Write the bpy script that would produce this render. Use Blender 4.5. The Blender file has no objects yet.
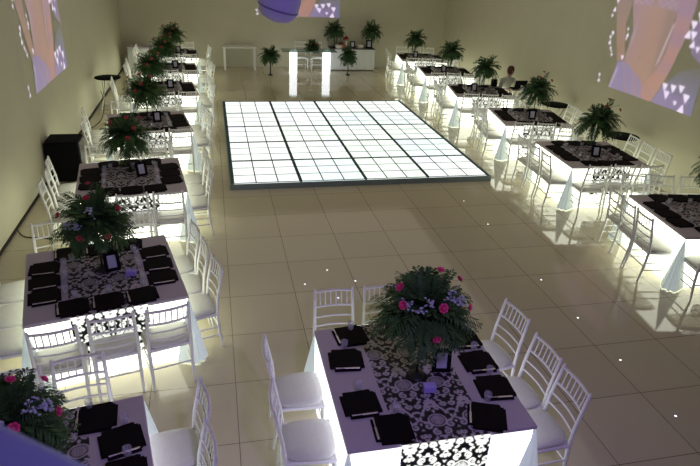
import bpy, math, random
import numpy as np
from mathutils import Vector, Matrix
R = math.radians
rnd = random.Random(7)
scene = bpy.context.scene
col = scene.collection

# ------------------------------------------------------------------ camera
cam_d = bpy.data.cameras.new('camera'); cam = bpy.data.objects.new('camera', cam_d); col.objects.link(cam)
CAMP = Vector((-0.2226, -9.7927, 3.8831))
AX = Vector((0.97597909, -0.21294859, 0.04601854)).normalized()
AZ = -Vector((0.21150196, 0.87542676, -0.43462041)).normalized()
AY = AZ.cross(AX).normalized()
M4 = Matrix((AX, AY, AZ)).transposed().to_4x4(); M4.translation = CAMP
cam.matrix_world = M4
cam_d.sensor_width = 36; cam_d.lens = 589.13 / 700 * 36
cam_d.clip_start = 0.05; cam_d.clip_end = 100
cam_d.dof.use_dof = True; cam_d.dof.focus_distance = 9.0; cam_d.dof.aperture_fstop = 5.6
scene.camera = cam

# ------------------------------------------------------------------ world, lights, exposure
w = bpy.data.worlds.new('world'); scene.world = w; w.use_nodes = True
w.node_tree.nodes['Background'].inputs[0].default_value = (0.5, 0.48, 0.42, 1)
w.node_tree.nodes['Background'].inputs[1].default_value = 0.02
vs = scene.view_settings
vs.view_transform = 'Standard'; vs.look = 'None'; vs.gamma = 1; vs.use_curve_mapping = False
vs.exposure = 0.0

def area(name, loc, rot, sx, sy, power, color):
    d = bpy.data.lights.new(name, 'AREA'); d.shape = 'RECTANGLE'; d.size = sx; d.size_y = sy
    d.energy = power; d.color = color
    o = bpy.data.objects.new(name, d); col.objects.link(o); o.location = loc; o.rotation_euler = rot
    return o
def spot(name, loc, target, power, color, angle, blend=1.0, radius=0.15):
    d = bpy.data.lights.new(name, 'SPOT'); d.energy = power; d.color = color
    d.spot_size = R(angle); d.spot_blend = blend; d.shadow_soft_size = radius
    o = bpy.data.objects.new(name, d); col.objects.link(o); o.location = loc
    o.rotation_euler = (Vector(target) - Vector(loc)).to_track_quat('-Z', 'Y').to_euler()
    return o
area('ambient_fill', (2.5, 3.2, 5.3), (0, 0, 0), 9, 15, 128, (1.0, 0.88, 0.70))  # unseen area lamp added as ambient fill for the hall
spot('violet_projector_beam', (0.9, -10.2, 5.0), (0.8, -5.9, 0.7), 400, (0.48, 0.33, 1.0), 104)

# ------------------------------------------------------------------ node materials
def new_mat(name):
    m = bpy.data.materials.new(name); m.use_nodes = True
    nt = m.node_tree; nt.nodes.clear()
    out = nt.nodes.new('ShaderNodeOutputMaterial')
    b = nt.nodes.new('ShaderNodeBsdfPrincipled'); nt.links.new(b.outputs[0], out.inputs[0])
    return m, nt, b
def mat(name, c, rough=0.5, metal=0.0, emit=None, es=0.0, var=0.08, vscale=30, coat=0.0, bump=0.0, trans=0.0, ior=1.45, spec=0.5):
    m, nt, b = new_mat(name)
    tc = nt.nodes.new('ShaderNodeTexCoord'); n = nt.nodes.new('ShaderNodeTexNoise')
    n.inputs['Scale'].default_value = vscale; n.inputs['Detail'].default_value = 3
    nt.links.new(tc.outputs['Object'], n.inputs['Vector'])
    mx = nt.nodes.new('ShaderNodeMix'); mx.data_type = 'RGBA'
    mx.inputs[6].default_value = tuple(max(0, v * (1 - var)) for v in c) + (1,)
    mx.inputs[7].default_value = tuple(min(1, v * (1 + var)) for v in c) + (1,)
    nt.links.new(n.outputs[0], mx.inputs[0]); nt.links.new(mx.outputs[2], b.inputs['Base Color'])
    b.inputs['Roughness'].default_value = rough; b.inputs['Metallic'].default_value = metal
    b.inputs['IOR'].default_value = ior; b.inputs['Specular IOR Level'].default_value = spec
    b.inputs['Transmission Weight'].default_value = trans
    if coat: b.inputs['Coat Weight'].default_value = coat; b.inputs['Coat Roughness'].default_value = 0.1
    if emit:
        b.inputs['Emission Color'].default_value = tuple(emit) + (1,); b.inputs['Emission Strength'].default_value = es
    if bump:
        bp = nt.nodes.new('ShaderNodeBump'); bp.inputs['Strength'].default_value = bump
        nt.links.new(n.outputs[0], bp.inputs['Height']); nt.links.new(bp.outputs[0], b.inputs['Normal'])
    return m
WALL = (0.52, 0.50, 0.365)
M = {}
M['wall'] = mat('plaster', WALL, 0.75, var=0.05, vscale=2.5)
M['ceiling'] = mat('ceiling_plaster', (0.5, 0.48, 0.43), 0.8)
M['dark_trim'] = mat('dark_trim', (0.03, 0.025, 0.02), 0.6, spec=0.1)
M['white_paint'] = mat('white_paint', (0.74, 0.75, 0.70), 0.32)
M['cushion'] = mat('cream_vinyl', (0.56, 0.565, 0.50), 0.42, bump=0.03)
M['cloth'] = mat('tabletop_cloth', (0.47, 0.425, 0.45), 0.8, var=0.04, vscale=200)
M['drape'] = mat('backlit_drape', (0.72, 0.80, 0.78), 0.7, emit=(0.80, 0.95, 0.90), es=0.22)  # faint glow painted in for light coming through from inside the table
M['panel'] = mat('backlit_panel', (0.8, 0.8, 0.8), 0.6, emit=(0.96, 1.0, 0.80), es=2.6)
M['panel_violet_lit'] = mat('backlit_panel_violet_lit', (0.8, 0.8, 0.8), 0.6, emit=(0.86, 0.86, 1.0), es=1.5)  # projector's lavender spill on the near skirts put into the glow colour
M['pillar'] = mat('light_pillar', (0.8, 0.8, 0.8), 0.5, emit=(0.92, 0.95, 1.0), es=2.4)
M['black'] = mat('black_cloth', (0.008, 0.006, 0.007), 0.7, spec=0.08)
M['black_plastic'] = mat('black_plastic', (0.006, 0.006, 0.007), 0.75, spec=0.08)
M['grill'] = mat('speaker_grill', (0.007, 0.007, 0.007), 0.8, bump=0.4, vscale=300, spec=0.05)
M['speaker_side'] = mat('speaker_side', (0.10, 0.10, 0.09), 0.6)
M['rail_lit_blue'] = mat('blue_lit_rail', (0.13, 0.15, 0.30), 0.6, var=0.05, vscale=4)  # blue-violet light on the rail is mixed into its base colour
M['lilac'] = mat('violet_lit_housing', (0.50, 0.44, 0.92), 0.55, var=0.05, vscale=6)  # violet light falling on the housing is put into its colour
M['lilac_dark'] = mat('dark_lilac_seam', (0.22, 0.19, 0.5), 0.6)
M['chrome'] = mat('chrome', (0.6, 0.6, 0.58), 0.25, metal=1.0)
M['silver'] = mat('silver', (0.62, 0.56, 0.55), 0.35, metal=0.6)
M['alu'] = mat('anodised_edge', (0.16, 0.20, 0.20), 0.4, metal=0.4)
M['seam'] = mat('floor_panel_seam', (0.06, 0.09, 0.09), 0.8, spec=0.1)
M['glass'] = mat('clear_glass', (0.75, 0.78, 0.80), 0.08, var=0.0)
M['glass'].node_tree.nodes['Principled BSDF'].inputs['Alpha'].default_value = 0.27
M['green_glass'] = mat('green_glass', (0.18, 0.32, 0.26), 0.05, var=0.02, trans=0.35)
M['stem'] = mat('dark_stem', (0.012, 0.016, 0.010), 0.5)
M['leaf'] = mat('fern_leaf', (0.050, 0.112, 0.034), 0.6, var=0.6, vscale=9, spec=0.2)
M['leaf2'] = mat('palm_leaf', (0.036, 0.084, 0.030), 0.6, var=0.6, vscale=9, spec=0.2)
M['leaf_light'] = mat('light_leaf', (0.09, 0.17, 0.07), 0.55, var=0.4, vscale=8)
M['rose'] = mat('pink_rose', (0.78, 0.085, 0.24), 0.6, var=0.2)
M['rose_coral'] = mat('coral_rose', (0.56, 0.075, 0.09), 0.6, var=0.2)
M['rose_dull'] = mat('dusty_rose', (0.45, 0.12, 0.10), 0.6, var=0.2)
M['filler'] = mat('pale_filler', (0.52, 0.56, 0.66), 0.6)
M['photo_paper'] = mat('photo_paper', (0.50, 0.52, 0.60), 0.5)
M['card_lilac'] = mat('lilac_card', (0.40, 0.34, 0.80), 0.5)
M['dot'] = mat('glowing_dot', (0.9, 0.9, 0.9), 0.5, emit=(0.85, 0.85, 1.0), es=2.0)
M['skin'] = mat('skin', (0.45, 0.24, 0.16), 0.5)
M['shirt'] = mat('pale_shirt', (0.42, 0.43, 0.36), 0.8)
M['trousers'] = mat('dark_trousers', (0.04, 0.04, 0.05), 0.8)
M['hair'] = mat('dark_red_hair', (0.07, 0.012, 0.012), 0.5)
M['red'] = mat('red_flowers', (0.50, 0.04, 0.04), 0.6)
M['brown'] = mat('brown_box', (0.20, 0.06, 0.045), 0.6)
M['cream'] = mat('cream_icing', (0.70, 0.66, 0.56), 0.6)
M['table_white'] = mat('white_table_cloth', (0.56, 0.58, 0.55), 0.7)
M['wood_dark'] = mat('dark_table_top', (0.045, 0.03, 0.032), 0.35)

def floor_mat():
    m, nt, b = new_mat('polished_tile')
    N = nt.nodes.new; L = nt.links.new
    tc = N('ShaderNodeTexCoord'); sp = N('ShaderNodeSeparateXYZ'); L(tc.outputs['Object'], sp.inputs[0])
    T = 0.7925
    def math_(op, a, b_=None, c=None):
        n = N('ShaderNodeMath'); n.operation = op
        for i, v in enumerate((a, b_, c)):
            if v is None: continue
            if isinstance(v, (int, float)): n.inputs[i].default_value = v
            else: L(v, n.inputs[i])
        return n.outputs[0]
    masks = []; ids = []
    for o, off in ((sp.outputs[0], -0.172), (sp.outputs[1], -2.757)):
        t = math_('DIVIDE', math_('SUBTRACT', o, off), T)
        ids.append(math_('FLOOR', t))
        f = math_('FRACT', t); d = math_('MINIMUM', f, math_('SUBTRACT', 1.0, f))
        masks.append(math_('LESS_THAN', d, 0.0045))
    g = math_('MAXIMUM', masks[0], masks[1])
    cb = N('ShaderNodeCombineXYZ'); L(ids[0], cb.inputs[0]); L(ids[1], cb.inputs[1])
    wn = N('ShaderNodeTexWhiteNoise'); wn.noise_dimensions = '3D'; L(cb.outputs[0], wn.inputs[0])
    n1 = N('ShaderNodeTexNoise'); n1.inputs['Scale'].default_value = 60; n1.inputs['Detail'].default_value = 4
    L(tc.outputs['Object'], n1.inputs['Vector'])
    f = math_('ADD', math_('MULTIPLY', n1.outputs[0], 0.5), math_('MULTIPLY', wn.outputs[0], 0.3))
    mx = N('ShaderNodeMix'); mx.data_type = 'RGBA'; L(f, mx.inputs[0])
    mx.inputs[6].default_value = (0.44, 0.395, 0.275, 1); mx.inputs[7].default_value = (0.54, 0.485, 0.345, 1)
    m2 = N('ShaderNodeMix'); m2.data_type = 'RGBA'; L(g, m2.inputs[0]); L(mx.outputs[2], m2.inputs[6])
    m2.inputs[7].default_value = (0.12, 0.10, 0.08, 1)
    L(m2.outputs[2], b.inputs['Base Color'])
    b.inputs['Roughness'].default_value = 0.06; b.inputs['IOR'].default_value = 1.6
    n2 = N('ShaderNodeTexNoise'); n2.inputs['Scale'].default_value = 3; L(tc.outputs['Object'], n2.inputs['Vector'])
    bp = N('ShaderNodeBump'); bp.inputs['Strength'].default_value = 0.03; bp.inputs['Distance'].default_value = 0.02
    L(n2.outputs[0], bp.inputs['Height']); L(bp.outputs[0], b.inputs['Normal'])
    return m
M['floor'] = floor_mat()

def attr_mat(name, base_white, base_black, emit=None, es=0.0):
    """damask cloth: point attribute 'fac' (1 = white thread) chooses the dye"""
    m, nt, b = new_mat(name)
    a = nt.nodes.new('ShaderNodeAttribute'); a.attribute_name = 'fac'
    mx = nt.nodes.new('ShaderNodeMix'); mx.data_type = 'RGBA'; nt.links.new(a.outputs['Fac'], mx.inputs[0])
    mx.inputs[6].default_value = base_black + (1,); mx.inputs[7].default_value = base_white + (1,)
    nt.links.new(mx.outputs[2], b.inputs['Base Color']); b.inputs['Roughness'].default_value = 0.75
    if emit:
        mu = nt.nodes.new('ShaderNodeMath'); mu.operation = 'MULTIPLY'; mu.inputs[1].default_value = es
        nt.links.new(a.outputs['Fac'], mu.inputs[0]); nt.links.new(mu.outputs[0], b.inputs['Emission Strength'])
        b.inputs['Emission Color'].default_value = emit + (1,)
    return m
M['damask'] = attr_mat('damask', (0.48, 0.44, 0.46), (0.008, 0.006, 0.008))
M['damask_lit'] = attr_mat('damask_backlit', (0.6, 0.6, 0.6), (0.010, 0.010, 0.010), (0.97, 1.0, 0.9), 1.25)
def picture_mat():
    m, nt, b = new_mat('projected_image')
    b.inputs['Base Color'].default_value = WALL + (1,); b.inputs['Roughness'].default_value = 0.75
    a = nt.nodes.new('ShaderNodeAttribute'); a.attribute_name = 'pic'
    nt.links.new(a.outputs['Color'], b.inputs['Emission Color']); b.inputs['Emission Strength'].default_value = 1.0
    return m
M['picture'] = picture_mat()
def led_mat():
    m, nt, b = new_mat('led_tile')
    oi = nt.nodes.new('ShaderNodeAttribute'); oi.attribute_name = 'tint'
    b.inputs['Base Color'].default_value = (0.7, 0.75, 0.75, 1); b.inputs['Roughness'].default_value = 0.15
    nt.links.new(oi.outputs['Color'], b.inputs['Emission Color']); b.inputs['Emission Strength'].default_value = 1.0
    return m
M['led'] = led_mat()

# ------------------------------------------------------------------ mesh helper
class MB:
    def __init__(s): s.v = []; s.f = []; s.smooth = []
    def add(s, vs, fs, smooth=False, mx=None):
        n = len(s.v)
        for p in vs:
            p = Vector(p)
            if mx is not None: p = mx @ p
            s.v.append(tuple(p))
        for f in fs: s.f.append(tuple(i + n for i in f)); s.smooth.append(smooth)
        return s
    def box(s, x0, x1, y0, y1, z0, z1, mx=None, ch=0.0):
        if ch <= 0:
            vs = [(x, y, z) for z in (z0, z1) for y in (y0, y1) for x in (x0, x1)]
            return s.add(vs, [(0, 2, 3, 1), (4, 5, 7, 6), (0, 1, 5, 4), (2, 6, 7, 3), (0, 4, 6, 2), (1, 3, 7, 5)], False, mx)
        # chamfered: three stacked loops
        def loop(d, z): return [(x0 + d + a, y0 + d + b_, z) for a, b_ in ()]
        def oct_(d, z):
            a, b_, c, e = x0 + d, x1 - d, y0 + d, y1 - d; k = ch * 0.7
            return [(a + k, c, z), (b_ - k, c, z), (b_, c + k, z), (b_, e - k, z), (b_ - k, e, z), (a + k, e, z), (a, e - k, z), (a, c + k, z)]
        L = [oct_(ch, z0), oct_(0, z0 + ch), oct_(0, z1 - ch), oct_(ch, z1)]
        vs = sum(L, []); fs = []
        for k in range(3):
            for i in range(8):
                j = (i + 1) % 8; fs.append((k * 8 + i, k * 8 + j, k * 8 + 8 + j, k * 8 + 8 + i))
        fs.append(tuple(range(7, -1, -1))); fs.append(tuple(range(24, 32)))
        return s.add(vs, fs, False, mx)
    def tube(s, pts, rad, n=8, cap=True, mx=None):
        pts = [Vector(p) for p in pts]
        if not isinstance(rad, (list, tuple)): rad = [rad] * len(pts)
        vs = []; fs = []; prev = None
        for i, p in enumerate(pts):
            t = (pts[min(i + 1, len(pts) - 1)] - pts[max(i - 1, 0)]).normalized()
            if prev is None:
                ref = Vector((0, 0, 1)) if abs(t.z) < 0.9 else Vector((1, 0, 0))
                u = t.cross(ref).normalized()
            else:
                u = (prev - t * prev.dot(t)).normalized()
            prev = u; v = t.cross(u)
            for k in range(n):
                a = 2 * math.pi * k / n
                vs.append(p + (u * math.cos(a) + v * math.sin(a)) * rad[i])
        for i in range(len(pts) - 1):
            for k in range(n):
                j = (k + 1) % n; fs.append((i * n + k, i * n + j, (i + 1) * n + j, (i + 1) * n + k))
        s.add(vs, fs, True, mx)
        if cap:
            s.add(vs[:n], [tuple(range(n - 1, -1, -1))], False, mx); s.add(vs[-n:], [tuple(range(n))], False, mx)
        return s
    def lathe(s, prof, n=16, mx=None, smooth=True):
        vs = []; fs = []
        for r, z in prof:
            for k in range(n):
                a = 2 * math.pi * k / n; vs.append((r * math.cos(a), r * math.sin(a), z))
        for i in range(len(prof) - 1):
            for k in range(n):
                j = (k + 1) % n; fs.append((i * n + k, i * n + j, (i + 1) * n + j, (i + 1) * n + k))
        if prof[0][0] > 1e-5: fs.append(tuple(range(n - 1, -1, -1)))
        if prof[-1][0] > 1e-5: fs.append(tuple(range((len(prof) - 1) * n, len(prof) * n)))
        return s.add(vs, fs, smooth, mx)
    def prism(s, poly, z0, z1, mx=None):
        n = len(poly)
        vs = [(x, y, z0) for x, y in poly] + [(x, y, z1) for x, y in poly]
        fs = [tuple(range(n - 1, -1, -1)), tuple(range(n, 2 * n))] + [(i, (i + 1) % n, n + (i + 1) % n, n + i) for i in range(n)]
        return s.add(vs, fs, False, mx)
    def mesh(s, name, m):
        me = bpy.data.meshes.new(name); me.from_pydata(s.v, [], s.f)
        me.polygons.foreach_set('use_smooth', s.smooth)
        if m: me.materials.append(M[m] if isinstance(m, str) else m)
        me.update(); return me
    def build(s, name, m, parent=None):
        o = bpy.data.objects.new(name, s.mesh(name, m)); col.objects.link(o)
        if parent: o.parent = parent
        return o
def empty(name, loc=(0, 0, 0), rz=0):
    o = bpy.data.objects.new(name, None); col.objects.link(o); o.location = loc; o.rotation_euler = (0, 0, rz)
    o.empty_display_size = 0.1
    return o
def tag(o, label, cat, group=None):
    o['label'] = label; o['category'] = cat
    if group: o['group'] = group
    return o
def struct(o): o['kind'] = 'structure'; return o
KIDS = {}
def kids(o):
    if o.name not in KIDS: KIDS[o.name] = [c for c in col.objects if c.parent == o]
    return KIDS[o.name]
def copy_tree(o, parent=None):
    c = o.copy(); col.objects.link(c)
    if parent: c.parent = parent
    for ch in kids(o): copy_tree(ch, c)
    return c
def visible(pts, margin=12):
    """True when any of the points falls inside the photograph's frame (plus a margin)"""
    for p in pts:
        d = Vector(p) - CAMP; z = -d.dot(AZ)
        if z <= 0.1: continue
        u = 350 + 589.13 * d.dot(AX) / z; v = 233 - 589.13 * d.dot(AY) / z
        if -margin < u < 700 + margin and -margin < v < 466 + margin: return True
    return False

# ------------------------------------------------------------------ room shell
X0, X1, Y0, Y1, ZC = -3.12, 8.05, -12.0, 11.5, 5.6
struct(MB().box(X0 - .2, X1 + .2, Y0 - .2, Y1 + .2, -0.2, 0).build('floor', 'floor'))
struct(MB().box(X0 - .2, X1 + .2, Y0 - .2, Y1 + .2, ZC, ZC + .2).build('ceiling', 'ceiling'))
struct(MB().box(X0 - .2, X0, Y0 - .2, Y1 + .2, 0, ZC).build('wall_left', 'wall'))
struct(MB().box(X1, X1 + .2, Y0 - .2, Y1 + .2, 0, ZC).build('wall_right', 'wall'))
struct(MB().box(X0, X1, Y1, Y1 + .2, 0, ZC).build('wall_back', 'wall'))
struct(MB().box(X0, X1, Y0 - .2, Y0, 0, ZC).build('wall_front', 'wall'))
struct(MB().box(X0, X0 + .012, Y0, Y1, 0, .05).build('baseboard_left', 'dark_trim'))
struct(MB().box(X0, X1, Y1 - .012, Y1, 0, .08).build('baseboard_back', 'wall'))
struct(MB().box(X0, X1, Y0, -9.35, 2.62, 2.8).build('trim_1', 'wall'))          # the gallery slab the photo is taken from
# rounded gallery rail in the corner of the view
d = Vector((0.8, -0.6, 0)); nrm = Vector((-0.6, -0.8, 0)); p0 = Vector((-0.39, -9.33, 0)) - nrm * 0.022
mb = MB(); mx = Matrix((( d.x, nrm.x, 0, p0.x), (d.y, nrm.y, 0, p0.y), (0, 0, 1, 0), (0, 0, 0, 1)))
prof = [(0.0, 2.62), (0.0, 3.38), (0.010, 3.42), (0.035, 3.45), (0.12, 3.462), (0.17, 3.45), (0.195, 3.42), (0.205, 3.38), (0.205, 2.62)]
vs = []; fs = []
xs = [-1.6, -1.0, -0.5, 0, 0.3, 0.6]
for x in xs:
    for y, z in prof: vs.append((x, y, z))
n = len(prof)
for i in range(len(xs) - 1):
    for k in range(n - 1): fs.append((i * n + k, (i + 1) * n + k, (i + 1) * n + k + 1, i * n + k + 1))
fs.append(tuple(range(n))); fs.append(tuple((len(xs) - 1) * n + k for k in range(n - 1, -1, -1)))
mb.add(vs, fs, True, mx); struct(mb.build('trim_2', 'rail_lit_blue'))

# ------------------------------------------------------------------ lit dance floor
P = 1.2
df = tag(empty('dance_platform', (0, 0, 0)), 'large white illuminated dance floor of square glass tiles in the middle of the hall', 'dance floor')
MB().box(-.03, 4 * P + .03, -.03, 5 * P + .03, 0, .08).build('base', 'seam', df)
f = MB()
f.box(-.05, 4 * P + .05, -.05, -.03, 0, .10); f.box(-.05, 4 * P + .05, 5 * P + .03, 5 * P + .05, 0, .10)
f.box(-.05, -.03, -.03, 5 * P + .03, 0, .10); f.box(4 * P + .03, 4 * P + .05, -.03, 5 * P + .03, 0, .10)
f.build('edge_trim', 'alu', df)
for i in range(4):
    for j in range(5):
        pm = MB(); tint = []
        base = (0.93, 1.0, 0.985)
        ptint = rnd.choice([(1, 1, 1), (1, 1, 1), (0.97, 1.0, 1.0), (0.92, 0.97, 0.99), (0.93, 0.99, 0.92), (0.88, 0.97, 0.98)])
        if i == 0: ptint = (1, 1, 1)
        for a in range(3):
            for b_ in range(3):
                g = 0.022 if False else 0.011
                x = i * P + 0.02 + a * (P - .04) / 3; y = j * P + 0.02 + b_ * (P - .04) / 3; s_ = (P - .04) / 3
                k0 = len(pm.v); pm.box(x, x + s_, y, y + s_, .081, .098)
                k = rnd.uniform(0.90, 1.03)
                c = [base[q] * ptint[q] * k * rnd.uniform(0.97, 1.0) for q in range(3)]
                if rnd.random() < 0.04: c = [c[0] * .93, c[1] * .86, c[2] * 1.02]
                tint += [c + [1]] * (len(pm.v) - k0)
        o = pm.build('light_panel', 'led', df)
        ca = o.data.color_attributes.new('tint', 'FLOAT_COLOR', 'POINT')
        ca.data.foreach_set('color', [q for t in tint for q in t])
        sm = MB()
        for q in range(4):
            e = q * (P - .04) / 3; hw = .010
            sm.box(i * P + .02 + e - hw, i * P + .02 + e + hw, j * P, (j + 1) * P, .098, .1005)
            hw = .010
            sm.box(i * P, (i + 1) * P, j * P + .02 + e - hw * (1.6 if q in (0, 3) else 1), j * P + .02 + e + hw * (1.6 if q in (0, 3) else 1), .098, .1004)
        if i < 3: sm.box((i + 1) * P - .022, (i + 1) * P + .022, j * P, (j + 1) * P, .098, .101)
        sm.build('panel_frame', 'seam', o)

# ------------------------------------------------------------------ projected pictures on the walls
def make_picture():
    """colour grid of the projected film frame in (u,v) metres*; returns mesh in local x (right), z (up), facing -y"""
    W, H = 3.05, 2.3; nx, nz = 200, 150; u0 = -0.06
    U = u0 + np.linspace(0, 1, nx) * (W / 2.87); V = -0.004 + np.linspace(0, 1, nz) * (H / 2.1)
    uu, vv = np.meshgrid(U, V); C_ = np.zeros((nz, nx, 3))
    def inside(poly):
        m = np.zeros(uu.shape, bool); n = len(poly)
        for i in range(n):
            x1, y1 = poly[i]; x2, y2 = poly[(i + 1) % n]
            if y1 == y2: continue
            c = ((y1 > vv) != (y2 > vv)) & (uu < (x2 - x1) * (vv - y1) / (y2 - y1) + x1); m ^= c
        return m
    def fill(poly, fn, k=1.0):
        m = inside(poly).astype(float)
        for _ in range(2):
            m = (m + np.roll(m, 1, 0) + np.roll(m, -1, 0) + np.roll(m, 1, 1) + np.roll(m, -1, 1)) / 5
        c = fn(uu, vv) if callable(fn) else np.array(fn)
        C_[:] = C_ * (1 - m[..., None] * k) + m[..., None] * k * c
    def mixc(a, b_, t): t = np.clip(t, 0, 1)[..., None]; return np.array(a) * (1 - t) + np.array(b_) * t
    # violet haze on the right of the figure
    fill([(0.62, 0.0), (1.045, -0.005), (1.0, 0.40), (0.82, 0.33), (0.72, 0.2)], lambda u, v: mixc((0.10, 0.09, 0.50), (0.02, 0.02, 0.10), (v) / 0.36))
    fill([(0.80, 0.66), (0.90, 0.80), (1.04, 0.90), (1.04, 0.36), (0.86, 0.48)], (0.16, 0.08, 0.38))
    # hair or shawl bits left of the far arm
    # far arm
    fill([(0.02, 1.1), (0.021, 0.81), (0.077, 0.576), (0.16, 0.30), (0.17, 0.262), (0.251, 0.281), (0.215, 0.45), (0.178, 0.595), (0.195, 0.829), (0.2, 1.1)],
         lambda u, v: mixc((0.32, 0.10, 0.12), (0.22, 0.10, 0.20), (v - .4) / .6))
    # torso
    fill([(0.19, 1.1), (0.195, 0.829), (0.272, 0.562), (0.251, 0.281), (0.33, 0.17), (0.50, 0.08), (0.60, 0.12), (0.638, 0.405), (0.645, 0.757), (0.641, 0.881), (0.65, 1.1)],
         lambda u, v: mixc((0.44, 0.17, 0.19), (0.36, 0.15, 0.33), np.abs(u - 0.47) * 3.2 + (v - 0.6) * 0.5) * (1 - 0.35 * np.exp(-((u - 0.60) / 0.05) ** 2))[..., None])
    fill([(0.275, 0.56), (0.30, 0.70), (0.31, 0.55), (0.275, 0.38)], (0.42, 0.26, 0.50), .7)
    fill([(0.402, 0.36), (0.414, 0.36), (0.416, 0.325), (0.404, 0.325)], (0.22, 0.07, 0.08))
    # top
    fill([(0.20, 1.1), (0.209, 0.833), (0.216, 0.80), (0.328, 0.805), (0.446, 0.80), (0.641, 0.795), (0.635, 1.1)],
         lambda u, v: mixc((0.36, 0.16, 0.36), (0.55, 0.34, 0.60), np.sin(u * 90) * np.sin(v * 110) * .5 + .3))
    fill([(0.40, 0.81), (0.455, 0.81), (0.44, 0.9), (0.41, 0.9)], (0.36, 0.14, 0.20))
    # skirt
    fill([(0.185, 0.262), (0.143, -0.01), (0.60, -0.01), (0.63, 0.10), (0.50, 0.12), (0.443, 0.171), (0.268, 0.276)],
         lambda u, v: mixc((0.20, 0.13, 0.55), (0.42, 0.17, 0.38), (u - .2) * 2.2 + 0.3 * np.sin(u * 60 + v * 20)))
    fill([(0.143, -0.01), (0.165, -0.01), (0.215, 0.2), (0.185, 0.21)], (0.52, 0.42, 0.85), .7)
    # violet fabric beside the hand
    fill([(0.70, 0.195), (0.63, -0.01), (0.99, -0.01), (0.90, 0.13), (0.80, 0.12)], lambda u, v: mixc((0.22, 0.12, 0.55), (0.14, 0.06, 0.42), (u - .7) * 4))
    # near arm
    fill([(0.63, 1.1), (0.631, 0.876), (0.655, 0.70), (0.638, 0.405), (0.58, 0.25), (0.50, 0.10), (0.51, 0.024), (0.56, -0.01), (0.62, -0.01), (0.66, 0.10), (0.721, 0.295), (0.784, 0.633), (0.79, 0.80), (0.80, 1.1)],
         lambda u, v: mixc((0.55, 0.18, 0.20), (0.36, 0.14, 0.40), (v - .1) * 1.2 + .25 * np.sin(v * 25)))
    fill([(0.64, 0.68), (0.66, 0.70), (0.60, 0.35), (0.575, 0.31)], (0.72, 0.50, 0.70), .8)
    C_ *= 0.37
    def tri(cx, cy, s, flip=1, c=(0.62, 0.52, 0.72)):
        fill([(cx - s * .8, cy + s * flip), (cx + s * .8, cy + s * flip), (cx + s * .2, cy - s * flip)], c)
    for cx, cy, s, fl in [(0.855, 0.77, .035, 1), (0.815, 0.70, .035, 1), (0.79, 0.63, .034, -1), (0.835, 0.62, .034, 1), (0.85, 0.56, .028, -1), (0.90, 0.52, .024, 1), (0.93, 0.60, .02, 1),
                          (0.95, 0.82, .02, 1), (0.90, 0.70, .016, 1), (0.714, 0.157, .032, 1), (0.79, 0.165, .036, 1), (0.86, 0.18, .034, 1), (0.745, 0.095, .034, 1), (0.92, 0.115, .036, 1),
                          (0.905, 0.03, .04, -1), (0.84, 0.05, .02, 1),
                          (0.0, 0.66, .016, 1), (0.014, 0.73, .022, -1), (0.03, 0.80, .02, 1), (0.05, 0.86, .02, -1), (0.052, 0.5, .020, 1), (0.035, 0.46, .018, 1), (0.042, 0.42, .020, -1), (0.066, 0.36, .018, 1),
                          (0.094, 0.30, .018, 1), (0.085, 0.335, .012, 1), (0.005, 0.075, .017, 1), (0.012, 0.035, .017, -1), (0.213, 0.567, .016, 1), (0.222, 0.52, .018, -1), (0.216, 0.48, .014, 1), (0.222, 0.30, .02, 1)]:
        tri(cx, cy, s, fl)
    vals = C_.reshape(-1, 3)
    xs = (U * 2.87); zs = V * 2.1 + 0.0
    verts = [(float(x), 0.0, float(z)) for z in zs for x in xs]
    lum = C_.sum(2) > 0.004
    faces = []
    for j in range(nz - 1):
        for i in range(nx - 1):
            if lum[j, i] or lum[j, i + 1] or lum[j + 1, i] or lum[j + 1, i + 1]:
                a = j * nx + i; faces.append((a, a + 1, a + 1 + nx, a + nx))
    me = bpy.data.meshes.new('projected_picture'); me.from_pydata(verts, [], faces)
    ca = me.color_attributes.new('pic', 'FLOAT_COLOR', 'POINT')
    ca.data.foreach_set('color', np.concatenate([vals * 1.25, np.ones((len(vals), 1))], 1).ravel().tolist())
    me.materials.append(M['picture']); me.update(); return me
pic = make_picture()
for loc, rz, lab in (((X1 - .004, 1.9, 1.47), -math.pi / 2, 'projected film picture of a dancer torso and arms on the right wall'),
                     ((X0 + .004, .5, 1.47), math.pi / 2, 'projected film picture of a dancer torso and arms on the left wall'),
                     ((1.28, Y1 - .004, 1.70), 0.0, 'projected picture high on the back wall, partly behind the hanging lilac lamp')):
    o = bpy.data.objects.new('projected_picture', pic); col.objects.link(o); o.location = loc; o.rotation_euler = (0, 0, rz)
    tag(o, lab, 'projection', 'projected wall pictures')

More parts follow.
